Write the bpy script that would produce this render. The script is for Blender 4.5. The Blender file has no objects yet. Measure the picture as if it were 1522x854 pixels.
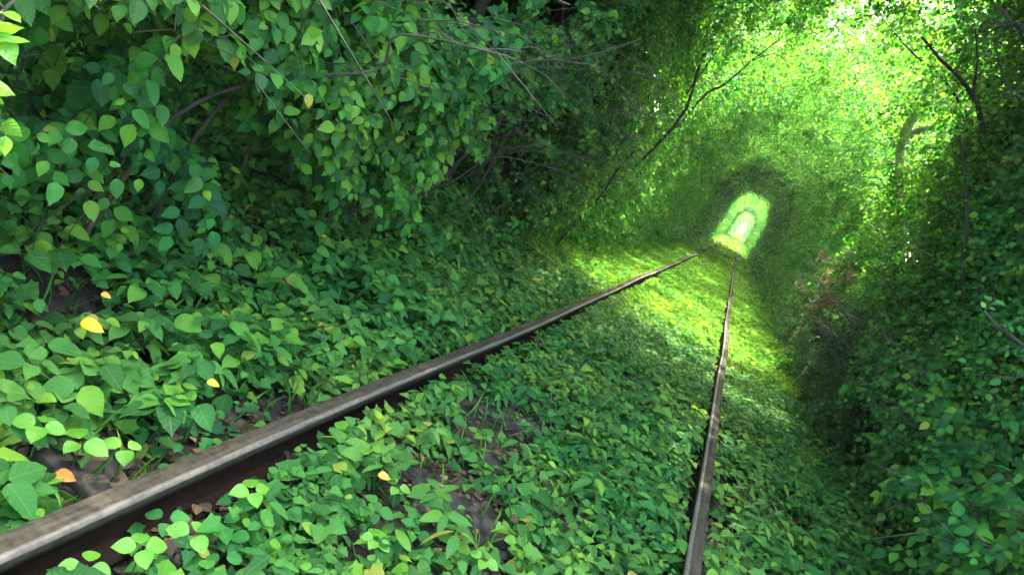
import bpy, math, random
import numpy as np

R = math.radians
rng = np.random.default_rng(7)
random.seed(7)
S = bpy.context.scene
C = S.collection

# ------------------------------------------------------------------ camera
W, H, F = 1522, 854, 1100.0
VP = (1098, 350)
ROLL = R(27.8)
CAM = np.array([0.23, 0.0, 1.522])
u, v = (VP[0] - W / 2) / F, (H / 2 - VP[1]) / F
Yc = np.array([u, v, -1.0]); Yc /= np.linalg.norm(Yc)
hz = np.array([u + math.cos(ROLL), v - math.sin(ROLL), -1.0])
Zc = np.cross(hz, Yc); Zc /= np.linalg.norm(Zc)
if Zc[1] < 0: Zc = -Zc
Xc = np.cross(Yc, Zc)
MW = np.array([Xc, Yc, Zc])          # camera vector -> world vector
cd = bpy.data.cameras.new('camera')
cam = bpy.data.objects.new('camera', cd)
C.objects.link(cam)
from mathutils import Matrix, Vector
m4 = Matrix([[*MW[0], CAM[0]], [*MW[1], CAM[1]], [*MW[2], CAM[2]], [0, 0, 0, 1]])
cam.matrix_world = m4
cd.sensor_fit = 'HORIZONTAL'; cd.sensor_width = 36.0
cd.lens = 36.0 * F / W
cd.clip_start = 0.05; cd.clip_end = 900
S.camera = cam

# ------------------------------------------------------------------ light
SUN_EL, SUN_AZ = R(58), R(2)       # azimuth from +Y, towards +X
sd = np.array([math.sin(SUN_AZ) * math.cos(SUN_EL), math.cos(SUN_AZ) * math.cos(SUN_EL), math.sin(SUN_EL)])
w = bpy.data.worlds.new('World'); S.world = w; w.use_nodes = True
nt = w.node_tree
bg = nt.nodes['Background']
sky = nt.nodes.new('ShaderNodeTexSky'); sky.sky_type = 'NISHITA'; sky.sun_disc = False
sky.sun_elevation = SUN_EL; sky.sun_rotation = SUN_AZ % (2 * math.pi)
sky.air_density = 1.0; sky.dust_density = 5.0; sky.ozone_density = 0.4
nt.links.new(sky.outputs[0], bg.inputs[0]); bg.inputs[1].default_value = 0.15
sl = bpy.data.lights.new('sun', 'SUN'); sl.energy = 2.0; sl.angle = R(0.6); sl.color = (1.0, 0.95, 0.82)
so = bpy.data.objects.new('sun', sl); C.objects.link(so)
so.rotation_euler = Vector(-sd).to_track_quat('-Z', 'Y').to_euler(); so.location = (0, 0, 30)
S.view_settings.view_transform = 'Standard'; S.view_settings.look = 'None'
S.view_settings.exposure = 4.45; S.view_settings.gamma = 1; S.view_settings.use_curve_mapping = False
S.cycles.max_bounces = 7; S.cycles.diffuse_bounces = 5; S.cycles.transmission_bounces = 5
S.cycles.transparent_max_bounces = 4; S.cycles.sample_clamp_indirect = 4
S.cycles.use_denoising = True

# ------------------------------------------------------------------ helpers
def tag(o, label=None, cat=None, group=None, kind=None):
    if label: o['label'] = label
    if cat: o['category'] = cat
    if group: o['group'] = group
    if kind: o['kind'] = kind
    return o

def empty(name, loc, label, cat, group=None):
    o = bpy.data.objects.new(name, None); C.objects.link(o); o.location = loc
    o.empty_display_size = 0.2
    return tag(o, label, cat, group)

def raw_mesh(name, V, loops, starts, totals, uv=None, smooth=True):
    me = bpy.data.meshes.new(name)
    me.vertices.add(len(V)); me.vertices.foreach_set('co', np.asarray(V, np.float32).ravel())
    me.loops.add(len(loops)); me.loops.foreach_set('vertex_index', np.asarray(loops, np.int32))
    me.polygons.add(len(starts)); me.polygons.foreach_set('loop_start', np.asarray(starts, np.int32))
    if smooth: me.polygons.foreach_set('use_smooth', np.ones(len(starts), bool))
    if uv is not None:
        l = me.uv_layers.new(name='UVMap'); l.data.foreach_set('uv', np.asarray(uv, np.float32).ravel())
    me.update(calc_edges=True)
    return me

def link(name, me, mat=None, parent=None, loc=None):
    o = bpy.data.objects.new(name, me); C.objects.link(o)
    if mat is not None and len(me.materials) == 0: me.materials.append(mat)
    if parent is not None: o.parent = parent
    if loc is not None: o.location = loc
    return o

def px(x, y, depth):
    """world point seen at photo pixel (x, y) at track distance depth"""
    r = MW @ np.array([(x - W / 2) / F, (H / 2 - y) / F, -1.0])
    return CAM + r * depth / r[1]

def norm(a):
    return a / np.maximum(np.linalg.norm(a, axis=-1, keepdims=True), 1e-9)

def wob(x, y, s=1.0):
    return (np.sin(1.7 * x * s + 0.6 * y * s + 1.3) + np.sin(-1.1 * x * s + 2.3 * y * s + 4.0)
            + np.sin(3.1 * x * s + 1.9 * y * s + 2.2) * 0.6 + np.sin(0.7 * x * s - 4.3 * y * s) * 0.5) / 3.1

# ------------------------------------------------------------------ leaf templates
def ovate(st, wd, curl=0.12, fold=0.16, wave=0.0):
    """stations, half widths -> verts (t, across, up), faces, uv"""
    V, Fc, uv = [], [], []
    V.append((0, 0, 0)); uv.append((0.5, 0))
    n = len(st)
    for i in range(1, n - 1):
        t, h = st[i], wd[i]
        z = -curl * t * t
        zz = z + fold * h + wave * math.sin(t * 9)
        V += [(t, h, zz), (t, 0, z), (t, -h, z + fold * h - wave * math.sin(t * 9 + 1))]
        uv += [(0.5 + h, t), (0.5, t), (0.5 - h, t)]
    V.append((1, 0, -curl)); uv.append((0.5, 1))
    Fc += [(0, 2, 1), (0, 3, 2)]
    for i in range(n - 3):
        a = 1 + 3 * i; b = a + 3
        Fc += [(a, a + 1, b + 1, b), (a + 1, a + 2, b + 2, b + 1)]
    a = 1 + 3 * (n - 3); e = len(V) - 1
    Fc += [(a, a + 1, e), (a + 1, a + 2, e)]
    return np.array(V, float), Fc, np.array(uv, float)

def fan(pts, cup=0.1):
    V = [(0.35, 0, 0)] + [(x, y, cup * (abs(y) * 1.3 - 0.4 * (x - .35) ** 2) + 0.02 * math.sin(7 * x + 5 * y)) for x, y in pts]
    n = len(pts)
    Fc = [(0, 1 + i, 1 + (i + 1) % n) for i in range(n)]
    uv = [(0.5 + p[1], p[0]) for p in V]
    return np.array(V, float), Fc, np.array(uv, float)

T_HI = ovate((0, .05, .15, .29, .45, .62, .77, .9, 1), (0, .11, .235, .315, .33, .275, .18, .07, 0), .22, .30, .04)
T_MID = ovate((0, .25, .6, 1), (0, .34, .34, 0), .14, .22)
T_ROUND = ovate((0, .05, .15, .3, .47, .64, .8, .92, 1), (0, .17, .31, .395, .40, .34, .22, .10, 0), .16, .26, .02)
T_IVY = fan([(0, .03), (-.12, .26), (.12, .34), (.22, .52), (.45, .34), (.62, .30), (1.0, 0.0),
             (.62, -.30), (.45, -.34), (.22, -.52), (.12, -.34), (-.12, -.26), (0, -.03)], .35)
T_LONG = ovate((0, .15, .4, .7, 1), (0, .14, .2, .15, 0), .25, .3)

def leaf_mesh(name, P, A, N, size, tpl, width=None):
    """one mesh of n leaves: positions, axis, normal, size"""
    V0, Fc, uv0 = tpl
    A = norm(A); B = norm(np.cross(N, A)); N = np.cross(A, B)
    n = len(P); k = len(V0)
    s = np.asarray(size).reshape(-1, 1, 1) * np.ones((n, 1, 1))
    wd = 1.0 if width is None else np.asarray(width).reshape(-1, 1, 1)
    V = P[:, None, :] + s * (V0[None, :, 0:1] * A[:, None, :] + wd * V0[None, :, 1:2] * B[:, None, :] + V0[None, :, 2:3] * N[:, None, :])
    fl = np.array([i for f in Fc for i in f]); tot = np.array([len(f) for f in Fc])
    loops = (fl[None, :] + (np.arange(n) * k)[:, None]).ravel()
    totals = np.tile(tot, n); starts = np.concatenate([[0], np.cumsum(totals)[:-1]])
    uv = np.tile(uv0[fl], (n, 1))
    return raw_mesh(name, V.reshape(-1, 3), loops, starts, totals, uv)

def sticks_mesh(name, A, B, r0, r1):
    """many thin three sided twigs from A to B"""
    n = len(A); D = norm(B - A)
    up = np.where(np.abs(D[:, 2:3]) > .9, np.array([[1., 0, 0]]), np.array([[0, 0, 1.]]))
    U = norm(np.cross(D, up)); Wv = np.cross(D, U)
    ring = [U, -.5 * U + .87 * Wv, -.5 * U - .87 * Wv]
    V = np.stack([A + q * r0 for q in ring] + [B + q * r1 for q in ring], 1).reshape(-1, 3)
    fl = np.array([0, 1, 4, 3, 1, 2, 5, 4, 2, 0, 3, 5])
    loops = (fl[None] + (np.arange(n) * 6)[:, None]).ravel()
    starts = np.arange(n * 3) * 4
    return raw_mesh(name, V, loops, starts, np.full(n * 3, 4))

def tube_mesh(name, pts, rad, sides=8, bump=0.0):
    pts = np.asarray(pts, float); rad = np.asarray(rad, float)
    # resample smoothly (Catmull-Rom)
    Q, Rr = [], []
    for i in range(len(pts) - 1):
        p0 = pts[max(i - 1, 0)]; p1 = pts[i]; p2 = pts[i + 1]; p3 = pts[min(i + 2, len(pts) - 1)]
        for t in np.linspace(0, 1, 5)[:-1]:
            Q.append(.5 * ((2 * p1) + (-p0 + p2) * t + (2 * p0 - 5 * p1 + 4 * p2 - p3) * t * t + (-p0 + 3 * p1 - 3 * p2 + p3) * t ** 3))
            Rr.append(rad[i] * (1 - t) + rad[i + 1] * t)
    Q.append(pts[-1]); Rr.append(rad[-1]); Q = np.array(Q); Rr = np.array(Rr)
    if bump: Q[1:-1] += rng.normal(0, 1, (len(Q) - 2, 3)) * bump
    T = norm(np.gradient(Q, axis=0))
    ref = np.array([0.31, 0.95, 0.05]) if abs(T[0][2]) > .7 else np.array([0, 0.05, 1.])
    U = norm(np.cross(T, ref)); Wv = np.cross(T, U)
    V = []
    for i in range(len(Q)):
        for k in range(sides):
            a = 2 * math.pi * k / sides
            rr = Rr[i] * (1 + (rng.uniform(-.12, .12) if bump else 0))
            V.append(Q[i] + rr * (math.cos(a) * U[i] + math.sin(a) * Wv[i]))
    loops = []
    for i in range(len(Q) - 1):
        for k in range(sides):
            a = i * sides + k; b = i * sides + (k + 1) % sides
            loops += [a, b, b + sides, a + sides]
    ns = len(loops) // 4
    starts = list(np.arange(ns) * 4); tot = [4] * ns
    starts.append(len(loops)); tot.append(sides)
    loops += [(len(Q) - 1) * sides + k for k in range(sides)]
    starts.append(len(loops)); tot.append(sides)
    loops += [k for k in reversed(range(sides))]
    return raw_mesh(name, V, loops, starts, tot)

# ------------------------------------------------------------------ materials
def mat_new(name):
    m = bpy.data.materials.new(name); m.use_nodes = True
    return m, m.node_tree, m.node_tree.nodes['Principled BSDF'], m.node_tree.nodes['Material Output']

def leaf_mat(name, stops, trans=0.4, rough=0.45, veins=True, tcol=None, spec=0.35, spots=True):
    m, t, p, out = mat_new(name)
    g = t.nodes.new('ShaderNodeNewGeometry')
    cr = t.nodes.new('ShaderNodeValToRGB'); e = cr.color_ramp.elements
    while len(e) < len(stops): e.new(0.5)
    for i, (pos, c) in enumerate(stops): e[i].position = pos; e[i].color = (*c, 1)
    t.links.new(g.outputs['Random Per Island'], cr.inputs[0])
    col = cr.outputs[0]
    # patches of slightly different green from plant to plant
    tc = t.nodes.new('ShaderNodeTexCoord')
    ns = t.nodes.new('ShaderNodeTexNoise'); ns.inputs['Scale'].default_value = 1.6; ns.inputs['Detail'].default_value = 2
    t.links.new(tc.outputs['Object'], ns.inputs[0])
    hs = t.nodes.new('ShaderNodeHueSaturation')
    mr = t.nodes.new('ShaderNodeMapRange'); mr.inputs[1].default_value = .3; mr.inputs[2].default_value = .7
    mr.inputs[3].default_value = .468; mr.inputs[4].default_value = .528; hs.inputs['Saturation'].default_value = 1.04
    t.links.new(ns.outputs[0], mr.inputs[0]); t.links.new(mr.outputs[0], hs.inputs['Hue'])
    mv = t.nodes.new('ShaderNodeMapRange'); mv.inputs[1].default_value = .3; mv.inputs[2].default_value = .7
    mv.inputs[3].default_value = 1.25; mv.inputs[4].default_value = .8
    t.links.new(ns.outputs[0], mv.inputs[0]); t.links.new(mv.outputs[0], hs.inputs['Value'])
    t.links.new(col, hs.inputs['Color']); col = hs.outputs[0]
    if veins:
        uvn = t.nodes.new('ShaderNodeUVMap'); sp = t.nodes.new('ShaderNodeSeparateXYZ')
        t.links.new(uvn.outputs[0], sp.inputs[0])
        def M(op, a, b=None):
            n = t.nodes.new('ShaderNodeMath'); n.operation = op
            for i, q in enumerate((a, b)):
                if q is None: continue
                if isinstance(q, (int, float)): n.inputs[i].default_value = q
                else: t.links.new(q, n.inputs[i])
            return n.outputs[0]
        ax = M('ABSOLUTE', M('SUBTRACT', sp.outputs[0], 0.5))
        mid = M('LESS_THAN', ax, 0.018)
        side = M('SINE', M('MULTIPLY', M('SUBTRACT', sp.outputs[1], M('MULTIPLY', ax, 1.1)), 34.0))
        sv = M('MULTIPLY', M('GREATER_THAN', side, 0.86), 0.45)
        vv = M('MAXIMUM', mid, sv)
        mx = t.nodes.new('ShaderNodeMix'); mx.data_type = 'RGBA'
        t.links.new(M('MULTIPLY', vv, 0.16), mx.inputs[0]); t.links.new(col, mx.inputs[6])
        mx.inputs[7].default_value = (.16, .26, .09, 1)
        col = mx.outputs[2]
        bp = t.nodes.new('ShaderNodeBump'); bp.inputs['Strength'].default_value = .2; bp.inputs['Distance'].default_value = .004
        t.links.new(side, bp.inputs['Height']); t.links.new(bp.outputs[0], p.inputs['Normal'])
    if spots:
        n2 = t.nodes.new('ShaderNodeTexNoise'); n2.inputs['Scale'].default_value = 60; n2.inputs['Detail'].default_value = 3
        t.links.new(tc.outputs['Object'], n2.inputs[0])
        c2 = t.nodes.new('ShaderNodeValToRGB'); c2.color_ramp.elements[0].position = .68; c2.color_ramp.elements[1].position = .76
        c2.color_ramp.elements[0].color = (0, 0, 0, 1); c2.color_ramp.elements[1].color = (.55, .55, .55, 1)
        t.links.new(n2.outputs[0], c2.inputs[0])
        mx = t.nodes.new('ShaderNodeMix'); mx.data_type = 'RGBA'
        t.links.new(c2.outputs[0], mx.inputs[0]); t.links.new(col, mx.inputs[6]); mx.inputs[7].default_value = (.12, .10, .03, 1)
        col = mx.outputs[2]
    t.links.new(col, p.inputs['Base Color'])
    p.inputs['Roughness'].default_value = rough
    p.inputs['Specular IOR Level'].default_value = spec
    tr = t.nodes.new('ShaderNodeBsdfTranslucent')
    tm = t.nodes.new('ShaderNodeMix'); tm.data_type = 'RGBA'; tm.blend_type = 'MULTIPLY'; tm.inputs[0].default_value = 1
    t.links.new(col, tm.inputs[6]); tm.inputs[7].default_value = (*(tcol or (2.4, 2.0, .9)), 1)
    t.links.new(tm.outputs[2], tr.inputs[0])
    ms = t.nodes.new('ShaderNodeMixShader'); ms.inputs[0].default_value = trans
    t.links.new(p.outputs[0], ms.inputs[1]); t.links.new(tr.outputs[0], ms.inputs[2])
    t.links.new(ms.outputs[0], out.inputs[0])
    return m

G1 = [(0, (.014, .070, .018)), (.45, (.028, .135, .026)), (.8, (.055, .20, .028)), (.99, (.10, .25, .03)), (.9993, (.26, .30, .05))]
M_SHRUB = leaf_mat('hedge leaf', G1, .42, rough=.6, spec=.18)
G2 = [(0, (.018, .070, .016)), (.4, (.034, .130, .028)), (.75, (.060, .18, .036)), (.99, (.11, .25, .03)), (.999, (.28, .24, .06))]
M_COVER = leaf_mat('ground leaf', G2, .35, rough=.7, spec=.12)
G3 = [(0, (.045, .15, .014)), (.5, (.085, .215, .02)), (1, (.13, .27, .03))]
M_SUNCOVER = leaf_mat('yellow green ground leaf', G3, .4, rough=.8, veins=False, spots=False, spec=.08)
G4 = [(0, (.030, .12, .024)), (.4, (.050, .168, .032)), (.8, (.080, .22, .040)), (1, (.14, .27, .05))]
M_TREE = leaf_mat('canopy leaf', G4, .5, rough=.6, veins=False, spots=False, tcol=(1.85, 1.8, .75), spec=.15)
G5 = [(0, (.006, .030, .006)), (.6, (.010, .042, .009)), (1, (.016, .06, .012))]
M_DARK = leaf_mat('shade darkened forest leaf', G5, .3, rough=.8, spec=.05, veins=False, spots=False)  # leaf green darkened so the forest behind the walls reads as deep shade
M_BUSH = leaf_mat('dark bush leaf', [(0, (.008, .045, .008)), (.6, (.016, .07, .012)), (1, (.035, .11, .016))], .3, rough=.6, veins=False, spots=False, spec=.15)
G6 = [(0, (.14, .12, .05)), (.5, (.20, .15, .07)), (.8, (.12, .18, .05)), (1, (.26, .17, .09))]
M_DRY = leaf_mat('dry leaf', G6, .4, veins=False, spots=False, tcol=(1.3, 1.2, .8))
M_PALE = leaf_mat('young pale leaf', [(0, (.05, .20, .025)), (.6, (.08, .25, .03)), (1, (.14, .30, .03))], .4)
M_YEL = leaf_mat('yellow leaf', [(0, (.62, .36, .02)), (1, (.72, .46, .03))], .2, tcol=(1.1, 1.1, .6))
M_ORA = leaf_mat('orange leaf', [(0, (.55, .22, .03)), (1, (.6, .26, .05))], .2, tcol=(1.1, 1.1, .6))
M_LIT = leaf_mat('litter leaf', [(0, (.012, .007, .003)), (.5, (.032, .018, .008)), (.9, (.075, .040, .016)), (1, (.20, .14, .06))], .05, rough=.7, tcol=(1, 1, 1))

def bark_mat(name, c1, c2, scale=12, spots=None):
    m, t, p, out = mat_new(name)
    tc = t.nodes.new('ShaderNodeTexCoord')
    mp = t.nodes.new('ShaderNodeMapping'); mp.inputs['Scale'].default_value = (1, 1, .25)
    t.links.new(tc.outputs['Object'], mp.inputs[0])
    n = t.nodes.new('ShaderNodeTexNoise'); n.inputs['Scale'].default_value = scale; n.inputs['Detail'].default_value = 6
    t.links.new(mp.outputs[0], n.inputs[0])
    cr = t.nodes.new('ShaderNodeValToRGB'); e = cr.color_ramp.elements
    e[0].position = .35; e[0].color = (*c1, 1); e[1].position = .62; e[1].color = (*c2, 1)
    t.links.new(n.outputs[0], cr.inputs[0]); t.links.new(cr.outputs[0], p.inputs['Base Color'])
    p.inputs['Roughness'].default_value = .85
    b = t.nodes.new('ShaderNodeBump'); b.inputs['Strength'].default_value = .6; b.inputs['Distance'].default_value = .01
    t.links.new(n.outputs[0], b.inputs['Height']); t.links.new(b.outputs[0], p.inputs['Normal'])
    return m
M_BARK = bark_mat('dark bark', (.012, .012, .007), (.035, .034, .018))
M_TWIG = bark_mat('green brown twig', (.018, .020, .010), (.05, .045, .022), 20)
M_BIRCH = bark_mat('pale birch bark', (.12, .10, .08), (.62, .55, .46), 5)
M_SLEEP = bark_mat('weathered sleeper wood', (.012, .009, .006), (.045, .036, .024), 9)

def rail_mat(name, c1, c2, rough, metal):
    m, t, p, out = mat_new(name)
    tc = t.nodes.new('ShaderNodeTexCoord')
    mp = t.nodes.new('ShaderNodeMapping'); mp.inputs['Scale'].default_value = (30, 1.2, 30)
    t.links.new(tc.outputs['Object'], mp.inputs[0])
    n = t.nodes.new('ShaderNodeTexNoise'); n.inputs['Scale'].default_value = 3; n.inputs['Detail'].default_value = 8
    n.inputs['Roughness'].default_value = .65
    t.links.new(mp.outputs[0], n.inputs[0])
    n3 = t.nodes.new('ShaderNodeTexNoise'); n3.inputs['Scale'].default_value = 45; n3.inputs['Detail'].default_value = 5
    t.links.new(tc.outputs['Object'], n3.inputs[0])
    ad = t.nodes.new('ShaderNodeMath'); ad.operation = 'MULTIPLY_ADD'; ad.inputs[1].default_value = .5
    t.links.new(n3.outputs[0], ad.inputs[0])
    hf = t.nodes.new('ShaderNodeMath'); hf.operation = 'MULTIPLY'; hf.inputs[1].default_value = .5
    t.links.new(n.outputs[0], hf.inputs[0]); t.links.new(hf.outputs[0], ad.inputs[2])
    cr = t.nodes.new('ShaderNodeValToRGB'); e = cr.color_ramp.elements
    e[0].position = .38; e[0].color = (*c1, 1); e[1].position = .62; e[1].color = (*c2, 1)
    t.links.new(ad.outputs[0], cr.inputs[0]); t.links.new(cr.outputs[0], p.inputs['Base Color'])
    p.inputs['Roughness'].default_value = rough; p.inputs['Metallic'].default_value = metal; p.inputs['Specular IOR Level'].default_value = .22 if metal == 0 and rough < .83 or 'edge' in name else .06
    b = t.nodes.new('ShaderNodeBump'); b.inputs['Strength'].default_value = .4; b.inputs['Distance'].default_value = .003
    t.links.new(ad.outputs[0], b.inputs['Height']); t.links.new(b.outputs[0], p.inputs['Normal'])
    return m
M_HEAD = rail_mat('worn rail head', (.022, .019, .011), (.058, .051, .034), .85, .0)
M_EDGE = rail_mat('polished rail edge', (.06, .052, .04), (.12, .11, .085), .55, .0)
M_WEB = rail_mat('shade darkened rusty rail web', (.006, .004, .003), (.02, .011, .007), .85, 0)  # rust, darkened further to carry the shade under the rail head

m, t, p, out = mat_new('forest soil'); M_SOIL = m
tc = t.nodes.new('ShaderNodeTexCoord'); n = t.nodes.new('ShaderNodeTexNoise'); n.inputs['Scale'].default_value = 9; n.inputs['Detail'].default_value = 9
t.links.new(tc.outputs['Object'], n.inputs[0])
cr = t.nodes.new('ShaderNodeValToRGB'); e = cr.color_ramp.elements
e[0].position = .35; e[0].color = (.006, .004, .002, 1); e[1].position = .7; e[1].color = (.022, .014, .006, 1)
t.links.new(n.outputs[0], cr.inputs[0]); t.links.new(cr.outputs[0], p.inputs['Base Color']); p.inputs['Roughness'].default_value = .95
b = t.nodes.new('ShaderNodeBump'); b.inputs['Strength'].default_value = .9; b.inputs['Distance'].default_value = .03
t.links.new(n.outputs[0], b.inputs['Height']); t.links.new(b.outputs[0], p.inputs['Normal'])

# ------------------------------------------------------------------ ground
def rise(y):
    return .0095 * np.clip(np.asarray(y, float) - 32, 0, None)

def gz(x, y):
    x = np.asarray(x, float); y = np.asarray(y, float)
    bank = np.clip(-x - 1.6, 0, 1.6) * .40 + np.clip(x - 1.7, 0, 6) * .12
    return -.03 + rise(y) + bank * np.clip((14 - y) / 4, .3, 1) + .025 * wob(x, y, 1.3) * (np.abs(x) > .3)

xs = np.concatenate([np.linspace(-120, -12, 9), np.linspace(-9, 9, 91), np.linspace(12, 120, 9)])
ys = np.concatenate([np.linspace(-60, -12, 9), np.linspace(-9, 45, 271), np.linspace(48, 200, 77), np.linspace(210, 420, 12)])
XX, YY = np.meshgrid(xs, ys); ZZ = gz(XX, YY) + rng.normal(0, .008, XX.shape)
V = np.stack([XX, YY, ZZ], -1).reshape(-1, 3)
nx = len(xs); ii = (np.arange(len(ys) - 1)[:, None] * nx + np.arange(nx - 1)[None]).ravel()
loops = np.stack([ii, ii + 1, ii + 1 + nx, ii + nx], 1).ravel()
g = link('ground', raw_mesh('ground', V, loops, np.arange(len(ii)) * 4, None), M_SOIL)
tag(g, 'dark forest soil under the leaves and the railway track', kind='structure')

# ------------------------------------------------------------------ sleepers
SLEEP_Y0, SP = .62, .58
def sleeper_mesh():
    bx = []
    L, wd, h = 1.34, .115, .14
    prof = [(-wd, -h), (-wd, -.012), (-wd + .012, 0), (wd - .012, 0), (wd, -.012), (wd, -h)]
    V = []
    for i, x in enumerate(np.linspace(-L, L, 25)):
        for (yy, zz) in prof:
            V.append((x + rng.uniform(-.01, .01), yy + rng.normal(0, .003), zz + rng.normal(0, .003)))
    lo = []; k = len(prof)
    for i in range(24):
        for j in range(k):
            a = i * k + j; b2 = i * k + (j + 1) % k
            lo += [a, b2, b2 + k, a + k]
    n = len(lo) // 4; st = list(np.arange(n) * 4)
    st.append(len(lo)); lo += list(reversed(range(k)))
    st.append(len(lo)); lo += [24 * k + j for j in range(k)]
    return raw_mesh('sleeper', V, lo, st, None, smooth=False)
sms = [sleeper_mesh() for _ in range(4)]
for i in range(26):
    y = SLEEP_Y0 + SP * i
    o = link('railway_sleeper', sms[i % 4], M_SLEEP, loc=(random.uniform(-.03, .03), y, -.004))
    o.rotation_euler.z = random.uniform(-.015, .015)
    if i < 10:
        lab = ['grey wooden sleeper at the lower edge of the photo under the left rail', 'weathered wooden sleeper showing beside the bright seedlings, second from the camera',
               'weathered sleeper just in front of the bare brown litter patch, third from the camera', 'bare grey sleeper crossing the brown litter patch, fourth from the camera',
               'bare grey sleeper behind the brown litter patch, fifth from the camera', 'weathered sleeper with ivy over both ends, sixth from the camera',
               'weathered sleeper at the near edge of the second bare gap, seventh from the camera', 'weathered sleeper in the middle of the second bare gap, eighth from the camera',
               'mostly overgrown sleeper past the second bare gap, ninth from the camera', 'mostly overgrown sleeper, tenth from the camera'][i]
    else:
        lab = 'overgrown railway sleeper lying farther up the track, nearly hidden by ground leaves'
    tag(o, lab, 'sleeper', 'sleepers under the rails')

# ------------------------------------------------------------------ rails
def rail(xc, label, side):
    root = empty('rail', (xc, 0, 0), label, 'rail', 'rails of the railway track')
    ysr = np.concatenate([np.linspace(-1.5, 20, 140), np.linspace(20.5, 60, 80), np.linspace(62, 335, 100)])
    wv = .010 * np.sin(ysr * .55 + xc * 3) + .006 * np.sin(ysr * 1.3 + 1)
    zv = .004 * np.sin(ysr * .8 + xc) + rise(ysr)
    head = [(-.037, .138), (-.037, .173), (-.031, .180), (.031, .180), (.037, .173), (.037, .138)]
    edge = [(.0205, .1802), (.0205, .1822), (.031, .1822), (.039, .1735), (.039, .166), (.0372, .166)]
    if side > 0: edge = [(-a, b) for a, b in reversed(edge)]
    body = [(-.034, .139), (.034, .139), (.010, .122), (.009, .036), (.030, .022), (.072, .010), (.072, .0), (-.072, .0), (-.072, .010), (-.030, .022), (-.009, .036), (-.010, .122)]
    for nm, pr, mt in (('rail_head', head, M_HEAD), ('running_edge', edge, M_EDGE), ('rail_web', body, M_WEB)):
        k = len(pr); V = []
        for i, y in enumerate(ysr):
            for (a, b) in pr: V.append((a + wv[i], y, b + zv[i]))
        lo = []
        for i in range(len(ysr) - 1):
            for j in range(k):
                q = i * k + j; r_ = i * k + (j + 1) % k
                lo += [q, q + k, r_ + k, r_]
        link(nm, raw_mesh(nm, V, lo, np.arange(len(lo) // 4) * 4, None, smooth=False), mt, root)
    return root
rail(-.797, 'long rusty steel rail running from the lower left corner into the tunnel', -1)
rail(.797, 'steel rail rising nearly upright through the photo right of the middle', 1)

# ------------------------------------------------------------------ tunnel cross section
def inside(P, yoff=0.0, grow=0.0, far=False):
    """True where the train-shaped clearance is, so leaves keep out"""
    x, y, z = P[:, 0], P[:, 1] + yoff, P[:, 2]
    nz = .14 * wob(y * 1.3, z * 1.6, 1.0) + .07 * wob(y * 4, z * 4 + x, 1.0)
    wl = 1.50 + nz + grow; wr = 1.72 + nz + grow; zt = 4.5 + nz * 1.6 + grow
    if far: wl = wl - .1 + 0 * nz; wr = wr - .25
    a = np.where(x < 0, -x / wl, x / wr)
    cham = np.clip((a - .55) / .45, 0, None) + np.clip((z - 3.1) / (zt - 3.1), 0, None)
    return (a < 1) & (z < zt) & (cham < 1.0)

HOLL = [(px(322, 180, 3.0), .17), (px(380, 250, 3.3), .22), (px(300, 130, 2.6), .16), (px(150, 60, 1.9), .1), (px(430, 310, 3.7), .24),
        (px(655, 190, 6.0), .42), (px(705, 250, 6.2), .62), (px(770, 230, 7.2), .7), (px(640, 275, 5.4), .38), (px(830, 170, 8), .4), (px(60, 110, 1.75), .16), (px(545, 90, 4.6), .22)]
def hollow(P):
    m_ = np.zeros(len(P), bool)
    for c, rr in HOLL:
        q = P - c; al = norm(c - CAM); along = q @ al
        d2 = (q ** 2).sum(1) - along ** 2
        m_ |= (along > -.9) & (along < .7) & (d2 < (rr * (1 + .3 * wob(P[:, 1] * 4, P[:, 2] * 4))) ** 2)
    return m_ & (P[:, 0] < -1.2)

def twig_leaves(P, D, L, k, size, nb, nj=.45, ang=.95):
    """k leaves alternately along every twig; returns pos, axis, normal, size and twig ends"""
    out = []
    n = len(P); side0 = rng.choice([-1, 1], n)
    N0 = norm(nb + rng.normal(0, nj * .6, (n, 3)))
    sag = np.array([0, 0, -.35])
    for j in range(k):
        tt = (j + .6) / k
        pos = P + D * (L * tt)[:, None] + sag * (L * tt * tt)[:, None]
        ax0 = norm(D + 2 * tt * sag)
        B = norm(np.cross(N0, ax0))
        sg = (side0 * (1 if j % 2 else -1))[:, None]
        a = ang * (1 - .75 * (j == k - 1)) + rng.normal(0, .18, (n, 1))
        ax = norm(ax0 * np.cos(a) + sg * B * np.sin(a) + rng.normal(0, .12, (n, 3)) + np.array([0, 0, -.22]))
        nn = norm(N0 + rng.normal(0, nj, (n, 3)))
        sz = size * rng.uniform(.5, 1.25, n) * (1 - .25 * tt)
        out.append((pos + ax * .008, ax, nn, sz))
    ends = P + D * L[:, None] + sag * L[:, None]
    return [np.concatenate([o[i] for o in out]) for i in range(4)] + [ends]

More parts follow.
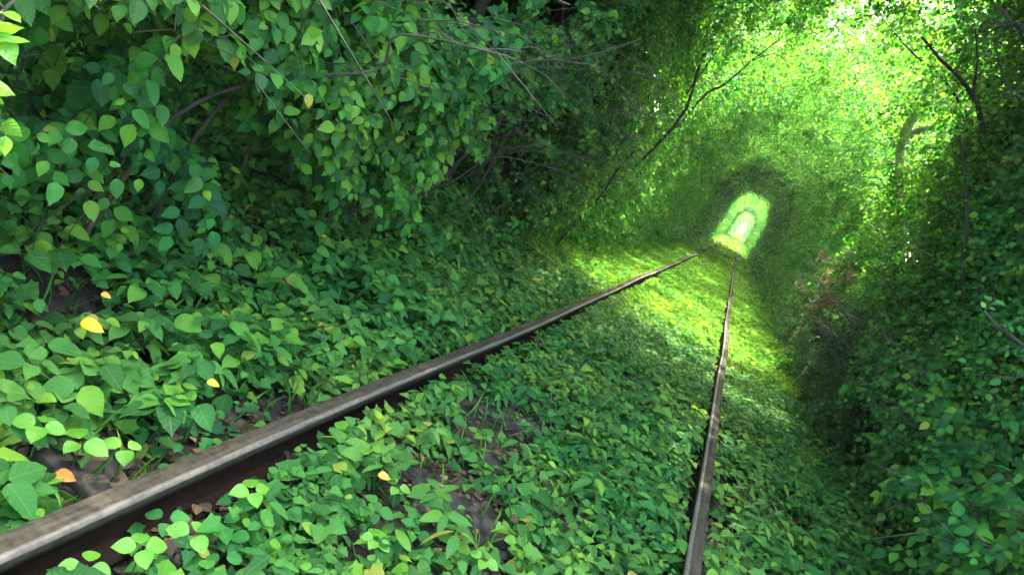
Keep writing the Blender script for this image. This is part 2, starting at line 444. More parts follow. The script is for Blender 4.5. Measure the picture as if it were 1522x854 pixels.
# ------------------------------------------------------------------ near shrubs
def shrub(base, label, side=-1, stems=14, height=2.6, reach=1.3, leaf=.062, twigs=6, branches=9, k=9, zmin=.5, mat=None,
          tpl=T_HI, cat='shrub', group=None, lean=0.0, nm='leafy_shrub', ymax_in=None):
    bx, by = base
    bz = float(gz(bx, by))
    root = empty(nm, (bx, by, bz), label, cat, group)
    TP, TD, TL = [], [], []
    SA, SB = [], []
    din = -side   # towards the track
    for s in range(stems):
        a = rng.uniform(0, 2 * math.pi)
        b0 = np.array([bx + .35 * math.cos(a), by + .5 * math.sin(a), bz - .03])
        hh = height * rng.uniform(.55, 1.1); rc = reach * rng.uniform(.35, 1.1)
        dy = rng.normal(lean, .45)
        ts = np.linspace(0, 1, 7)
        pts = np.array([b0 + np.array([din * rc * t ** 1.7, dy * t, hh * (t - .28 * t ** 3)]) for t in ts]) + np.vstack([np.zeros(3), rng.normal(0, .035, (6, 3))])
        if s < 3:
            link('stem', tube_mesh('stem', pts - np.array([bx, by, bz]), np.linspace(.013, .003, 7) * rng.uniform(.7, 1.2), 6), M_TWIG, root)
        else:
            SA += list(pts[:-1]); SB += list(pts[1:])
        for b in range(branches):
            t = rng.uniform(.18, 1.0); i = min(int(t * 6), 5); f = t * 6 - i
            p = pts[i] * (1 - f) + pts[i + 1] * f
            d = norm(np.array([din * rng.uniform(-.25, 1.0), rng.normal(-.15, .75), rng.uniform(-.25, .5)]))
            L = rng.uniform(.25, .75)
            e = p + d * L + np.array([0, 0, -.08 * L])
            md = (p + e) / 2 + np.array([0, 0, .06 * L]) + rng.normal(0, .03, 3)
            SA += [p, md]; SB += [md, e]
            for q in range(twigs):
                f2 = rng.uniform(.2, 1.0)
                TP.append(p + (md - p) * f2 * 2 if f2 < .5 else md + (e - md) * (f2 * 2 - 1))
                TD.append(norm(d * .7 + rng.normal(0, .6, 3) + np.array([din * .25, -.12, -.1])))
                TL.append(rng.uniform(.14, .34))
    TP, TD, TL = np.array(TP), np.array(TD), np.array(TL)
    z0 = zmin + .12 * wob(TP[:, 1] * 2, TP[:, 0], 1)
    keep = ~inside(TP + TD * TL[:, None]) & (TP[:, 2] > z0)
    TP, TD, TL = TP[keep], TD[keep], TL[keep]
    pos, ax, nn, sz, ends = twig_leaves(TP, TD, TL, k, leaf, np.array([din * .65, -.6, .65]))
    keep = ~inside(pos, grow=-.05)
    if side < 0: keep &= ~hollow(pos)
    o = np.array([bx, by, bz])
    link('foliage', leaf_mesh('foliage', pos[keep] - o, ax[keep], nn[keep], sz[keep], tpl), mat or M_SHRUB, root)
    SA += list(TP); SB += list(ends)
    SA, SB = np.array(SA), np.array(SB)
    if side < 0: q = ~(hollow(SB) | hollow(SA)); SA, SB = SA[q], SB[q]
    link('twigs', sticks_mesh('twigs', np.array(SA) - o, np.array(SB) - o, .0035, .0012), M_TWIG, root)
    return root

left_labels = [
 'broad-leaved shrub in the upper left corner, nearest the camera, with pale large leaves',
 'leafy green shrub filling the left edge above the yellow fallen leaf',
 'shrub with hanging oval leaves left of the largest black gap in the hedge',
 'shrub whose leafy sprays hang right over the black gap in the hedge',
 'shrub with long drooping sprays at the top of the photo left of middle',
 'bluish green shrub leaning over the ivy left of the dark hollow',
 'shrub with small dark leaves above the dark hollow beside the left rail',
 'deeply shaded shrub at the end of the left hedge before the light begins']
for i, lab in enumerate(left_labels):
    y = .9 + i * 1.15
    shrub((-2.4 + .12 * math.sin(i * 2.1), y), lab, -1, stems=17, height=2.7 + .15 * (i % 3), reach=1.25, leaf=.088 if i < 4 else .074,
          twigs=6, branches=9, zmin=.62 if i > 2 else .55, group='shrubs of the hedge left of the track')
right_labels = [
 'dark shrub in the lower right corner with broad flat leaves',
 'shrub with layered pale leaves at the right edge above the lower corner',
 'dim leafy shrub right of the right rail beside the low bare branch',
 'deeply shaded shrub on the right where the sunlit moss begins']
for i, lab in enumerate(right_labels):
    y = 4.2 + i * 1.75
    shrub((2.85, y), lab, 1, stems=16, height=(1.5, 2.0, 2.2, 2.4)[i], reach=1.2, leaf=(.088, .08, .06, .055)[i], twigs=6, branches=9, zmin=.12, group='shrubs right of the track')

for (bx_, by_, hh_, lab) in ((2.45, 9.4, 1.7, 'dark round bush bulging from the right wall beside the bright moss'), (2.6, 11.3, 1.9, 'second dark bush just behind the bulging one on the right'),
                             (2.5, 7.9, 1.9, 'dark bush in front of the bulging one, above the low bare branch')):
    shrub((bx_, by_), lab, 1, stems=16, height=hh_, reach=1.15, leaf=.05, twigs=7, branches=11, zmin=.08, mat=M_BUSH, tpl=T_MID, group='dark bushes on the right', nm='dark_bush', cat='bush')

# ------------------------------------------------------------------ trees forming the green tunnel
def path_pt(s, left):
    """point on one half of the tunnel section, s 0 bottom .. 1 crown"""
    wx = 1.62 if left else 1.80
    pts = [(wx + .1, .15), (wx, 1.6), (wx, 3.3), (wx * .62, 4.3), (0, 4.75)]
    d = np.array([0, 1.45, 3.15, 4.4, 5.5]) / 5.5
    x = np.interp(s, d, [q[0] for q in pts]); z = np.interp(s, d, [q[1] for q in pts])
    nx_ = np.interp(s, [0, .55, .7, .85, 1], [1, 1, .75, .5, 0]); nz_ = np.sqrt(1 - nx_ ** 2)
    return x, z, nx_, nz_

def tree_parts(left, seed, ly=3.0, clumps=120, tw=14, k=8, leaf=.075, top=.5, thick=1.3, zmin=.1, height=7, low=.0, tpl=T_MID, yw=0.0, far=False):
    """meshes of one tunnel tree about its own base (x = +-2.7)"""
    r = np.random.default_rng(seed)
    sg = -1 if left else 1
    bx = sg * 2.75
    s = np.where(r.uniform(0, 1, clumps) < .5, r.uniform(.55, 1.0, clumps), r.uniform(low, .62, clumps))
    keep = r.uniform(0, 1, clumps) < np.where(s > .62, top, 1.0)
    s = s[keep]; n = len(s)
    x, z, nx_, nz_ = path_pt(s, left)
    d = np.abs(r.gamma(1.6, .28, n)) * thick * np.where(s > .6, 1.5, 1.0)
    cy = r.uniform(-ly * .62, ly * .62, n)
    cp = np.stack([sg * (x + nx_ * d), cy, z + nz_ * d], 1)
    rad = r.uniform(.22, .5, n)
    T = n * tw
    ci = np.repeat(np.arange(n), tw)
    P = cp[ci] + norm(r.normal(0, 1, (T, 3))) * (rad[ci] * r.uniform(.1, 1, T) ** .6)[:, None] * np.array([1, 1, .7])
    D = norm(np.stack([-sg * nx_[ci] * .6, np.zeros(T) - .15, -.25 - nz_[ci] * .3], 1) + r.normal(0, .7, (T, 3)))
    L = r.uniform(.12, .32, T)
    kp = ~inside(P + D * L[:, None], yw, far=far) & (P[:, 2] > zmin)
    P, D, L = P[kp], D[kp], L[kp]
    pos, ax, nn, sz, ends = twig_leaves(P, D, L, k, leaf, np.array([-sg * .3, -.3, .8]), nj=.55)
    kp = ~inside(pos, yw, grow=-.05, far=far)
    if left and yw < 10: kp &= ~hollow(pos + np.array([0, yw, 0]))
    o = np.array([bx, 0, 0])
    crown = leaf_mesh('crown', pos[kp] - o, ax[kp], nn[kp], sz[kp], tpl)
    hts = np.linspace(0, height, 7)
    tp = np.stack([bx + r.normal(0, .08, 7).cumsum() * .6 - sg * .04 * hts, r.normal(0, .08, 7).cumsum() * .6, hts - .1], 1); tp[0] = (bx, 0, -.15)
    trunk = tube_mesh('trunk', tp - o, np.linspace(.10, .03, 7) * r.uniform(.7, 1.2), 8)
    brs = []
    order = np.argsort(-cp[:, 2])
    for c in r.choice(n, 7, replace=False):
        e = cp[c]; zz = max(.4, min(e[2] * .75, height - .8)); t0 = np.array([np.interp(zz, tp[:, 2], tp[:, 0]), np.interp(zz, tp[:, 2], tp[:, 1]), zz])
        md = (t0 + e) / 2 + np.array([0, 0, .25]) + r.normal(0, .1, 3)
        q = np.array([t0, (t0 + md) / 2 + r.normal(0, .05, 3), md, (md + e) / 2 + r.normal(0, .06, 3), e])
        brs.append(tube_mesh('branch', q - o, (.035, .028, .02, .013, .005), 6))
    return trunk, brs, crown, bx

def plant_tree(parts, y, label, cat='tree', group=None, mat=None, nm='tunnel_tree', bark=None, proto=None):
    trunk, brs, crown, bx = parts
    root = empty(nm, (bx, y, float(gz(bx, y))), label, cat, group)
    link('trunk', trunk, bark or M_BARK, root)
    for b in brs: link('branch', b, bark or M_BARK, root)
    link('crown', crown, mat or M_TREE, root)
    return root

def copy_thing(src, x, y, label, group, sx=1, rz=0.0):
    c = src.copy(); C.objects.link(c); c.location = (x, y, float(gz(x, y))); c.rotation_euler.z = rz
    c['label'] = label; c['group'] = group
    for ch in src.children:
        d = ch.copy(); C.objects.link(d); d.parent = c
    return c

ORD = ['first', 'second', 'third', 'fourth', 'fifth', 'sixth', 'seventh', 'eighth', 'ninth', 'tenth']
# closed dark stretch over the near track, y 4 .. 12
for i in range(4):
    for left in (True, False):
        y = (5.4 + i * .95) if left else (5.1 + i * 1.05)
        pr = tree_parts(left, 100 + i * 2 + left, ly=3.0, clumps=480, tw=18, k=9, leaf=.058, top=1.6 if left or i < 3 else .55, thick=1.9, zmin=(2.3 if i < 2 else 1.6) if left else (2.0, 1.4, .9, .5)[i], height=8, low=.45 if left else (.4, .3, .2, .12)[i], yw=y)
        plant_tree(pr, y, '%s dark tree %s of the near rails, roofing them over' % (ORD[i], 'left' if left else 'right'),
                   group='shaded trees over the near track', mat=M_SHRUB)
# sunlit stretch
VL = [tree_parts(True, 200 + i, top=(.75, .4, .5, .6)[i], clumps=310, tw=15, k=8, leaf=.075, thick=1.1, yw=13.4 + i * 2.9) for i in range(4)]
VR = [tree_parts(False, 220 + i, top=(.75, .4, .5, .6)[i], clumps=310, tw=15, k=8, leaf=.075, thick=1.1, yw=13.4 + i * 2.9) for i in range(4)]
protoL, protoR = {}, {}
for i in range(8):
    for left in (True, False):
        y = 11.4 + i * 3.0 if left else 10.9 + i * 3.1
        pr = protoL if left else protoR
        lab = '%s sunlit green tree on the %s wall of the bright stretch' % (ORD[i], 'left' if left else 'right')
        j = i % 4; grp = 'sunlit trees of the bright stretch'
        if j not in pr: pr[j] = plant_tree((VL if left else VR)[j], y, lab, group=grp)
        else: copy_thing(pr[j], -2.75 if left else 2.75, y, lab, grp)
# far stretches: dark, bright, dark, bright; dark ones take a darker leaf green as shade
FL = [tree_parts(True, 300 + i, ly=5, top=1.0, clumps=380, tw=12, k=5, leaf=.14, far=True, yw=40) for i in range(2)]
FR = [tree_parts(False, 320 + i, ly=5, top=1.0, clumps=380, tw=12, k=5, leaf=.14, far=True, yw=40) for i in range(2)]
OL = [tree_parts(True, 340 + i, ly=5, top=.9, clumps=190, tw=12, k=5, leaf=.14, far=True, yw=40) for i in range(2)]
OR_ = [tree_parts(False, 360 + i, ly=5, top=.9, clumps=190, tw=12, k=5, leaf=.14, far=True, yw=40) for i in range(2)]
pf = {}
y = 36.5; i = 0
while y < 335:
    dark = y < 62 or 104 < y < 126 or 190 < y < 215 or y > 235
    for left in (True, False):
        key = (dark, left, i % 2)
        src = ((FL if left else FR) if dark else (OL if left else OR_))[i % 2]
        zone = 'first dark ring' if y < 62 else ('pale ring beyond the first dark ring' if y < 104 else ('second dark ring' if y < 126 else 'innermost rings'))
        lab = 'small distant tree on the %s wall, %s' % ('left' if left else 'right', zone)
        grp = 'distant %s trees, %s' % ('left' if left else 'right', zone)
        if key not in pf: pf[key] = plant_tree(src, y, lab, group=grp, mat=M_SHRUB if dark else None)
        else: copy_thing(pf[key], -2.75 if left else 2.75, y, lab, grp)
    y += 4.6 if y < 130 else 6.5; i += 1

# ------------------------------------------------------------------ forest behind the tunnel walls
def forest_tree(seed, height=9, dense=1.0):
    r = np.random.default_rng(seed)
    n = int(190 * dense)
    cp = np.stack([r.normal(0, 1.0, n), r.normal(0, 1.5, n), r.uniform(.4 if height < 10 else 5.6, height, n)], 1)
    if height > 10: cp[:, :2] *= 1.7
    else:
        rr = np.linalg.norm(cp[:, :2], axis=1); cp[:, :2] *= (np.minimum(rr, 1.15) / np.maximum(rr, 1e-6))[:, None]
    tw = 14; ci = np.repeat(np.arange(n), tw); T = n * tw
    P = cp[ci] + norm(r.normal(0, 1, (T, 3))) * (.55 * r.uniform(0, 1, T) ** .5)[:, None]
    D = norm(r.normal(0, 1, (T, 3))); L = r.uniform(.2, .5, T)
    pos, ax, nn, sz, e = twig_leaves(P, D, L, 5, .15, np.array([0, 0, 1.]), nj=.6)
    crown = leaf_mesh('crown', pos, ax, nn, sz, T_MID)
    hts = np.linspace(0, height, 7)
    tp = np.stack([r.normal(0, .1, 7).cumsum() * .7, r.normal(0, .1, 7).cumsum() * .7, hts - .1], 1); tp[0] = (0, 0, -.15)
    return tube_mesh('trunk', tp, np.linspace(.14, .04, 7), 8), [], crown, 0.0
FT = [forest_tree(500 + i) for i in range(3)]
FT2 = [forest_tree(520 + i, 11, 1.2) for i in range(2)]
q_ = {}
for i in range(8):
    sg = -1 if i % 2 else 1; yy = 22.5 + (i // 2) * 3.6 + (.9 if i % 2 else 0)
    lab = 'tall sunlit forest tree rising above the %s side of the bright tunnel roof' % ('left' if sg < 0 else 'right')
    grp = 'tall sunlit trees above the %s tunnel roof' % ('left' if sg < 0 else 'right')
    if i % 4 < 2 and (i % 2) not in q_:
        q_[i % 2] = plant_tree(FT2[i % 2], yy, lab, group=grp, nm='tall_tree'); q_[i % 2].location.x = sg * 3.9
    else: copy_thing(q_[i % 2], sg * (3.9 + .5 * math.sin(i)), yy, lab, grp, rz=i * 1.3)
for i, (sg, yy) in enumerate(((-1, 10.6), (1, 11.6), (-1, 12.6))):  # trees added to keep sun off the track before the bright stretch
    lab = '%s tall tree added on the %s side of the roof to shade the track' % (('nearer', 'single', 'farther')[i], 'left' if sg < 0 else 'right')
    if i == 0:
        shade_tree0 = plant_tree(forest_tree(540, 11, 1.3), yy, lab, group='tall trees added above the roof for shade', mat=M_SHRUB, nm='tall_tree'); shade_tree0.location.x = sg * 3.1
    else: copy_thing(shade_tree0, sg * 3.1, yy, lab, 'tall trees added above the roof for shade', rz=i * 1.7)
for i in range(10):  # more copies added to block sun over the first dark ring
    sg = -1 if i % 2 else 1; yy = 38.5 + (i // 2) * 5
    copy_thing(shade_tree0, sg * 2.6, yy, 'distant tree added to shade the first dark ring of the tunnel', 'trees added to shade the first dark ring', rz=i * 2.1)
for i, (ex, ey) in enumerate(((0.6, 352), (-2.2, 356), (2.6, 360), (-.4, 366))):
    lab = 'tiny pale tree closing the very end of the far tunnel'
    if i == 0:
        end0 = plant_tree(forest_tree(560, 9.5, 1.2), ey, lab, group='trees closing the far end of the tunnel', nm='distant_tree'); end0.location.x = ex
    else: copy_thing(end0, ex, ey, lab, 'trees closing the far end of the tunnel', rz=i * 1.7)
fp = {}
i = 0
for (x0, x1, y0, y1, dx, dy) in ((-4.2, -11, 1.2, 15.5, 1.8, 1.9), (4.6, 8.5, 3.5, 13, 2.2, 2.4), (-8.5, -12, 15, 38, 2.6, 2.8), (8.5, 12, 15, 38, 2.6, 2.8)):
    x = x0
    while abs(x) < abs(x1):
        y = y0
        while y < y1:
            xx = x + random.uniform(-.3, .3); yy = y + random.uniform(-.5, .5)
            j = i % 3; side = 'left' if x < 0 else 'right'
            lab = 'dark forest tree standing behind the %s wall of the tunnel' % side
            grp = 'forest trees behind the %s tunnel wall' % side
            if j not in fp:
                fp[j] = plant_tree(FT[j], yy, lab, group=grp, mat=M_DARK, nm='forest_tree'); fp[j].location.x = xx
            else:
                copy_thing(fp[j], xx, yy, lab, grp, rz=random.uniform(0, 6.28))
            i += 1; y += dy
        x += math.copysign(dx, x0)

# ------------------------------------------------------------------ ground cover (countless small plants)
def cover(name, label, n, x0, x1, y0, y1, size, hgt, mat, tpl, dens=None, k=(3, 5), tilt=.45, ypow=1.0, litter=False):
    X = rng.uniform(x0, x1, n); Y = y0 + (y1 - y0) * rng.uniform(0, 1, n) ** ypow
    if dens is not None:
        kp = rng.uniform(0, 1, n) < dens(X, Y); X, Y = X[kp], Y[kp]
    # keep the rail heads clear
    for xr in (-.797, .797):
        kp = np.abs(X - xr) > .06; X, Y = X[kp], Y[kp]
    n = len(X); Z = gz(X, Y)
    hh = hgt * rng.uniform(.25, 1.0, n) * (1 + .45 * wob(X * 1.5, Y * 1.5, 1))
    near_rail = np.minimum(np.abs(X + .797), np.abs(X - .797))
    hh = np.where(near_rail < .20, np.minimum(hh + .02, .15), hh)
    kk = rng.integers(k[0], k[1] + 1, n)
    Ps, As, Ns, Ss = [], [], [], []
    ph = rng.uniform(0, 6.28, n); tl = rng.normal(0, .25, (n, 3)) + np.array([.06, -.22, 1.0])
    SA = np.stack([X, Y, Z - .02], 1); top = np.stack([X, Y, Z + hh], 1) + rng.normal(0, .02, (n, 3))
    PS = np.clip(rng.lognormal(0, .25, n), .5, 1.4)
    for j in range(k[1]):
        m_ = j < kk
        a = ph + j * 6.283 / kk + rng.normal(0, .25, n)
        d = np.stack([np.cos(a), np.sin(a), rng.normal(-.12, .18, n)], 1)
        nn = norm(tl + np.stack([np.cos(a), np.sin(a), np.zeros(n)], 1) * rng.uniform(0, tilt, (n, 1)) + rng.normal(0, .18, (n, 3)))
        s_ = size * (rng.uniform(.65, 1.15, n)) * PS
        off = top + d * .012 + np.array([0, 0, 1]) * rng.normal(0, .012, (n, 1))
        Ps.append(off[m_]); As.append(d[m_]); Ns.append(nn[m_]); Ss.append(s_[m_])
    P = np.concatenate(Ps); A = np.concatenate(As); N = np.concatenate(Ns); Z_ = np.concatenate(Ss)
    # nothing pokes across a rail head
    tip = P + A * Z_[:, None]
    bad = np.zeros(len(P), bool)
    for xr in (-.797, .797):
        bad |= (np.abs(tip[:, 0] - xr) < .046) & (P[:, 2] > .12) & (rng.uniform(0, 1, len(P)) < .95)
        bad |= ((tip[:, 0] - xr) * (P[:, 0] - xr) < 0)
    g = ~bad
    o = link(name, leaf_mesh(name, P[g], A[g], N[g], Z_[g], tpl), mat)
    tag(o, label, 'ground cover', kind='stuff')
    return SA, top

def ground_at(x, y, z):
    r = MW @ np.array([(x - W / 2) / F, (H / 2 - y) / F, -1.0])
    return CAM + r * (z - CAM[2]) / r[2]
BARE = [(*ground_at(a, b, 0)[:2], c, d_, 1.0) for a, b, c, d_ in
        ((640, 745, .20, .17), (700, 770, .13, .12), (745, 650, .22, .30), (690, 610, .12, .15), (560, 770, .14, .12), (110, 712, .22, .15), (180, 690, .16, .12),
         (400, 610, .12, .25), (300, 655, .10, .2), (225, 770, .17, .16), (120, 840, .2, .1), (330, 740, .10, .2), (450, 665, .09, .35), (560, 610, .07, .4), (520, 835, .12, .08),
         (1062, 780, .09, .4), (1085, 600, .09, .9), (1020, 780, .09, .4), (880, 480, .4, .9), (960, 560, .25, .5), (1330, 790, .15, .4), (480, 470, .12, .2), (250, 500, .12, .15))]
def bare(X, Y):
    """bare patches of litter between the rails"""
    d = np.ones_like(X)
    for (cx, cy, rx, ry, s) in BARE:
        d *= 1 - s * np.exp(-(((X - cx) / rx / 1.25) ** 2 + ((Y - cy) / ry / 1.25) ** 2) ** 1.8)
    return d
def cl(X, Y): return bare(X, Y) * np.clip(.62 + .65 * wob(X * 1.9, Y * 1.9, 1), .07, 1)
cover('ivy_leaves', 'dense lobed ivy leaves covering the ground near the camera', 15000, -3.4, 2.6, .4, 7.0, .062, .13, M_COVER, T_IVY, cl, k=(2, 4))
cover('oval_ground_leaves', 'low plants with small oval leaves in threes covering the ground near the camera', 20000, -3.6, 2.7, .4, 9.0, .050, .15, M_COVER, T_ROUND, cl, k=(3, 3))
cover('bank_leaves', 'ground elder leaves covering the bank left of the rail', 11000, -3.6, -1.0, .4, 9.0, .085, .24, M_COVER, T_HI, cl, k=(3, 5))
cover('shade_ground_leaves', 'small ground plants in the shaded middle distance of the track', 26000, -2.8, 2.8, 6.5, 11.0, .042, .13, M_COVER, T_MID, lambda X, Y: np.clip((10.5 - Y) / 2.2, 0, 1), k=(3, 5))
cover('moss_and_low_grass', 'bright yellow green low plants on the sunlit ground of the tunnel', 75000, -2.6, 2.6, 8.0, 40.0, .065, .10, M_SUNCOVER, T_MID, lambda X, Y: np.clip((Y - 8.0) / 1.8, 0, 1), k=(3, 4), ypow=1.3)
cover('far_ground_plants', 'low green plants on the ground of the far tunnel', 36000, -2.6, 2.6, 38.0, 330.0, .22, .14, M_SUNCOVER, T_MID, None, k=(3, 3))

cover('long_leaved_plants', 'upright plants with narrow pointed leaves scattered through the ground cover', 3800, -3.4, 2.6, .5, 8.5, .085, .20, M_COVER, T_LONG, cl, k=(4, 7), tilt=.8)
# litter
n = 30000
X = rng.uniform(-3.2, 2.6, n); Y = .3 + 8.7 * rng.uniform(0, 1, n) ** 1.5
P = np.stack([X, Y, gz(X, Y) + rng.uniform(.004, .03, n) + .045 * (np.abs(((Y - SLEEP_Y0 + SP / 2) % SP) - SP / 2) < .12) * (np.abs(X) < 1.3)], 1)
a = rng.uniform(0, 6.28, n)
o = link('leaf_litter', leaf_mesh('leaf_litter', P, np.stack([np.cos(a), np.sin(a), rng.normal(0, .2, n)], 1), norm(np.array([0, 0, 1.]) + rng.normal(0, .4, (n, 3))), rng.uniform(.015, .050, n), T_ROUND), M_LIT)
tag(o, 'dry brown leaf litter on the soil between the plants', 'leaf litter', kind='stuff')

# grass blades
n = 5000
X = rng.uniform(-3.0, 2.4, n); Y = rng.uniform(.4, 8, n)
kp = (np.abs(np.abs(X) - .797) > .1); X, Y = X[kp], Y[kp]; n = len(X)
P = np.stack([X, Y, gz(X, Y)], 1)
o = link('thin_grass', leaf_mesh('thin_grass', P, norm(rng.normal(0, .5, (n, 3)) + np.array([0, 0, 1.])), rng.normal(0, 1, (n, 3)), rng.uniform(.08, .2, n), T_LONG, width=np.full(n, .14)), M_COVER)
tag(o, 'thin grass blades between the ground leaves', 'grass', kind='stuff')

# ------------------------------------------------------------------ single plants and leaves that stand out
def ground_at(x, y, z):
    r = MW @ np.array([(x - W / 2) / F, (H / 2 - y) / F, -1.0])
    return CAM + r * (z - CAM[2]) / r[2]

def seedling(pxy, h, nleaf, size, mat, label, tpl=T_ROUND, tiers=1, group='pale seedlings beside the left rail'):
    top = ground_at(*pxy, h)
    bz = float(gz(top[0], top[1]))
    root = empty('seedling', (top[0], top[1], bz), label, 'seedling', group)
    link('stem', tube_mesh('stem', [(0, 0, -.02), (.004, .003, (h - bz) * .5), (0, 0, h - bz)], (.0022, .0018, .0014), 5), M_TWIG, root)
    for tr in range(tiers):
        hz_ = (h - bz) * (1 - .3 * tr); ph = rng.uniform(0, 6)
        for j in range(nleaf):
            a = ph + j * 6.283 / nleaf + rng.normal(0, .15)
            d = np.array([[math.cos(a), math.sin(a), -.05]])
            s = size * rng.uniform(.8, 1.15)
            me = leaf_mesh('leaf', np.array([[0, 0, hz_]]) + d * .012, d, norm(np.array([[.1, -.35, 1.]]) + d * .12 + rng.normal(0, .08, (1, 3))), np.array([s]), tpl)
            link('leaf', me, mat, root)
for a in [((210, 812), .14, 4, .062, M_PALE, 'pale four-leaved seedling beside the left rail at the bottom edge'),
          ((130, 838), .11, 3, .06, M_PALE, 'yellowish seedling at the bottom edge nearest the left rail'),
          ((375, 728), .15, 4, .07, M_PALE, 'broad four-leaved bright seedling just right of the left rail'),
          ((288, 792), .12, 3, .06, M_PALE, 'small pale seedling between the two brightest seedlings'),
          ((120, 655), .13, 3, .066, M_PALE, 'pale glossy seedling left of the rail above the bare brown soil'),
          ((60, 630), .16, 4, .058, M_PALE, 'upright pale seedling near the left edge above the rail'),
          ((185, 665), .12, 3, .062, M_PALE, 'pale seedling left of the rail with three wide round leaves'),
          ((520, 640), .14, 3, .06, M_PALE, 'bright seedling leaning against the middle of the left rail'),
          ((560, 800), .12, 5, .05, M_PALE, 'small pale seedling between the rails at the bottom edge'),
          ((720, 830), .13, 4, .05, M_PALE, 'yellow green seedling at the bottom middle of the photo'),
          ((590, 722), .14, 3, .055, M_PALE, 'yellowish seedling beside the orange leaf between the rails')]:
    seedling(*a)

def fallen(pxy, z, size, mat, label, tilt=(.1, -.6, 1.), tpl=T_HI, ang=.4, cat='fallen leaf', group='coloured fallen leaves on the green plants'):
    p_ = ground_at(*pxy, z)
    d = np.array([[math.cos(ang), math.sin(ang), 0.1]])
    me = leaf_mesh('fallen_leaf', np.zeros((1, 3)), d, norm(np.array([tilt])), np.array([size]), tpl)
    o = link('fallen_leaf', me, mat, loc=tuple(p_)); tag(o, label, cat, group)
for a in [((120, 478), .30, .075, M_YEL, 'bright yellow fallen leaf on the green bank near the left edge'),
          ((308, 566), .22, .045, M_YEL, 'small yellow leaf lying on the ivy above the middle of the left rail'),
          ((150, 436), .36, .035, M_ORA, 'orange leaf half hidden just above the bright yellow one'),
          ((312, 270), .62, .045, M_YEL, 'little yellow leaf hanging in the hedge at upper left'),
          ((342, 250), .66, .055, M_PALE, 'slim pale yellow leaf upright in the hedge at upper left'),
          ((82, 702), .02, .06, M_ORA, 'pale orange leaf lying on the bare soil left of the rail'),
          ((562, 704), .16, .05, M_ORA, 'orange leaf in the plants between the rails'),
          ((645, 735), .03, .045, M_ORA, 'tan dry leaf on the litter patch between the sleepers'),
          ((545, 842), .03, .045, M_ORA, 'tan dry leaf at the bottom edge between the rails'),
          ((478, 350), .34, .04, M_YEL, 'tiny pale yellow leaf at the foot of the hedge'),
          ((1080, 728), .08, .035, M_YEL, 'tiny cream leaf right of the right rail'),
          ((1300, 790), .12, .04, M_YEL, 'cream leaf on the plants at the lower right')]:
    fallen(*a)

# ------------------------------------------------------------------ single stems and branches drawn against the light
def sapling(name, label, trunk, tr, brs, leaf=.042, nl=30, mat=None, bark=None, group=None, cat='sapling', spread=.35):
    b = np.array(trunk[0]); root = empty(name, tuple(b), label, cat, group)
    link('trunk', tube_mesh('trunk', np.array(trunk) - b, np.linspace(tr[0], tr[1], len(trunk)), 8, bump=.004), bark or M_BARK, root)
    TP, TD = [], []
    for q in brs:
        q = np.array(q)
        link('branch', tube_mesh('branch', q - b, np.linspace(tr[1] * 1.2, tr[1] * .3, len(q)), 6, bump=.004), bark or M_BARK, root)
    for q in [np.array(trunk)[1:]] + [np.array(q) for q in brs]:
        for _ in range(nl):
            f = rng.uniform(.2, 1) * (len(q) - 1); i = min(int(f), len(q) - 2)
            TP.append(q[i] + (q[i + 1] - q[i]) * (f - i)); TD.append(norm(rng.normal(0, .6, 3) + np.array([0, -.1, -.1])))
    if nl:
        TP, TD = np.array(TP), np.array(TD); TL = rng.uniform(.1, spread, len(TP))
        pos, ax, nn, sz, e = twig_leaves(TP, TD, TL, 7, leaf, np.array([-.2, -.4, .9]))
        link('foliage', leaf_mesh('foliage', pos - b, ax, nn, sz, T_HI), mat or M_SHRUB, root)
        link('twigs', sticks_mesh('twigs', TP - b, e - b, .003, .001), M_TWIG, root)
    return root
def G(x, y): return np.array([x, y, float(gz(x, y)) - .05])
D8 = 8.0
sapling('sapling', 'thin dark curving sapling at the upper right seen against the bright leaves',
        [G(2.5, 8.2), px(1470, 420, 8), px(1462, 215, 8), px(1446, 142, 8), px(1405, 95, 8), px(1370, 55, 8)], (.035, .012),
        [[px(1446, 142, 8), px(1452, 90, 8), px(1448, 30, 7.9)], [px(1470, 420, 8), px(1420, 330, 8.2), px(1395, 260, 8.3)]], nl=5)
sapling('sapling', 'dark forked sapling in the top right corner',
        [G(3.0, 6), px(1590, 420, 6), px(1560, 170, 6), px(1522, 50, 6), px(1490, 38, 6), px(1455, 46, 6)], (.04, .012),
        [[px(1522, 50, 6), px(1480, 8, 6), px(1450, -30, 6)], [px(1560, 170, 6), px(1500, 130, 6.1), px(1476, 60, 6.2)]], nl=8)
sapling('sapling', 'dead-looking low branch sticking out over the ground leaves at right',
        [G(2.55, 7.2), px(1385, 490, 7.4), px(1320, 556, 7.6), px(1272, 588, 7.8), px(1212, 610, 8.0)], (.022, .008),
        [[px(1320, 556, 7.6), px(1330, 520, 7.6), px(1310, 480, 7.6)]], nl=0)
sapling('sapling', 'slender sapling with bare twigs standing right of the low branch',
        [G(2.2, 6.6), px(1440, 560, 6.6), px(1432, 420, 6.6), px(1436, 300, 6.6), px(1426, 200, 6.6)], (.022, .008),
        [[px(1432, 420, 6.6), px(1380, 390, 6.7), px(1345, 330, 6.8)], [px(1440, 500, 6.6), px(1500, 430, 6.5), px(1520, 380, 6.5)]], nl=5)
sapling('sapling', 'leafy branch with large pale leaves reaching in at the right edge',
        [G(2.9, 4.2), px(1640, 620, 4.1), px(1570, 540, 4.0), px(1500, 500, 3.9), px(1462, 462, 3.8)], (.018, .006),
        [[px(1570, 540, 4.0), px(1510, 560, 3.9), px(1450, 555, 3.9)]], leaf=.05, nl=6, spread=.25)
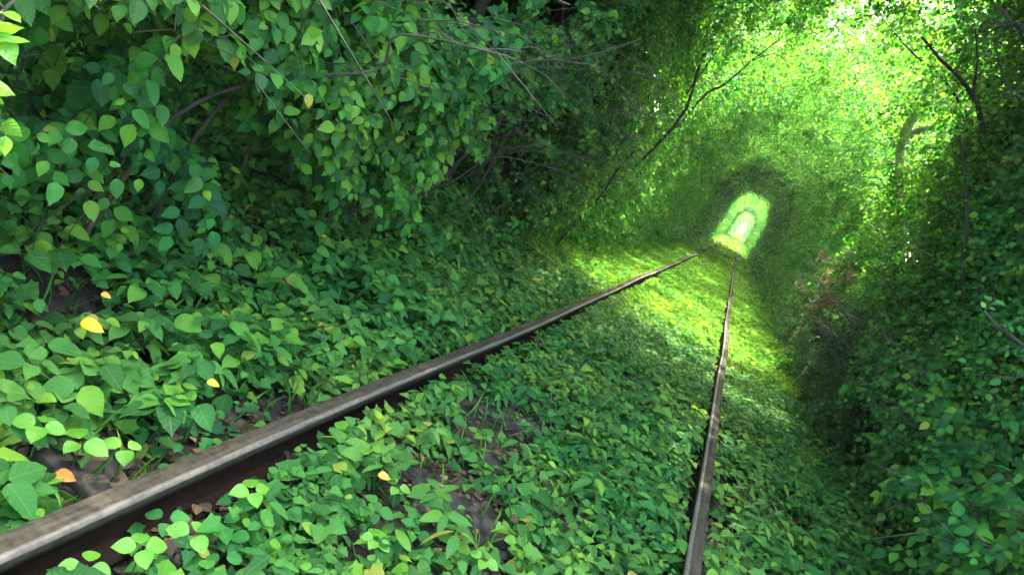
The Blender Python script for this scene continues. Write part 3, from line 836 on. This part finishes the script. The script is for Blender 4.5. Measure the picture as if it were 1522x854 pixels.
sapling('sapling', 'leafy low shoot with broad leaves beside the right hand bushes',
        [G(2.3, 5.8), px(1420, 640, 5.8), px(1340, 600, 5.8), px(1285, 585, 5.7)], (.012, .005),
        [[px(1380, 620, 5.8), px(1340, 640, 5.6), px(1310, 632, 5.5)]], leaf=.05, nl=8, spread=.25)
sapling('sapling', 'bare straight pole leaning in at the top of the left bright wall',
        [G(-2.3, 12), px(1000, 190, 12), px(1042, 90, 12), px(1090, 0, 12), px(1120, -60, 12)], (.03, .012),
        [[px(1020, 140, 12), px(1075, 60, 12.1), px(1112, -10, 12.2)]], nl=3, mat=M_TREE)
sapling('sapling', 'thin dark branch slanting across the bright leaves above the far tunnel',
        [G(-2.2, 14), px(1030, 160, 14), px(1078, 125, 14), px(1118, 90, 14), px(1160, 58, 14)], (.03, .010),
        [[px(1118, 90, 14), px(1150, 80, 14), px(1172, 95, 14)]], nl=3, mat=M_TREE)
sapling('sapling', 'short crooked dark twig against the left bright wall',
        [G(-2.0, 10.6), px(885, 300, 10.6), px(918, 252, 10.6), px(942, 225, 10.6), px(952, 195, 10.6)], (.02, .008), [], nl=2, mat=M_TREE)
sapling('birch_tree', 'pale birch trunk half hidden by leaves on the right wall',
        [G(2.7, 12.9), G(2.6, 12.9) + np.array([0, 0, 2.2]), px(1338, 225, 12.4), px(1372, 150, 12.4), px(1402, 85, 12.4), px(1440, -20, 12.4)], (.085, .05),
        [[px(1345, 200, 12.4), px(1385, 188, 12.3), px(1410, 170, 12.2)]], nl=5, mat=M_TREE, bark=M_BIRCH, cat='birch tree')
sapling('sapling', 'pale large leaved shoot poking into the top left corner',
        [G(-1.95, .75), px(-120, 330, .95), px(-60, 130, 1.05), px(-10, 40, 1.1), px(20, -10, 1.12)], (.008, .003),
        [], leaf=.062, nl=7, spread=.12, mat=M_PALE)
# dry, reddish shrub on the right wall
for i, (y, lab) in enumerate(((12.5, 'reddish brown dry bush low on the right wall of the bright stretch'), (15.5, 'tan dry bush behind the reddish one on the right wall'))):
    shrub((2.6, y), lab, 1, stems=12, height=2.6, reach=1.0, leaf=.07, twigs=5, branches=8, k=7, zmin=.3, mat=M_DRY, tpl=T_MID, nm='dry_bush', cat='dry bush', group='dry bushes on the right wall')

# ------------------------------------------------------------------ hazy forest air
import itertools
hv = [(x, y, z) for x in (-125, 125) for y in (-65, 425) for z in (-3, 14)]
hf = [0, 1, 3, 2, 4, 6, 7, 5, 0, 4, 5, 1, 2, 3, 7, 6, 0, 2, 6, 4, 1, 5, 7, 3]
m, t, p, out = mat_new('haze')
t.nodes.remove(p); pv = t.nodes.new('ShaderNodeVolumePrincipled')
pv.inputs['Color'].default_value = (.86, .95, .82, 1); pv.inputs['Density'].default_value = .0005; pv.inputs['Anisotropy'].default_value = .3
t.links.new(pv.outputs[0], out.inputs['Volume'])
o = link('haze', raw_mesh('haze', hv, hf, np.arange(6) * 4, None, smooth=False), m)
tag(o, 'pale humid air filling the green tunnel', 'haze', kind='stuff')
S.cycles.volume_bounces = 0; S.cycles.volume_step_rate = 10
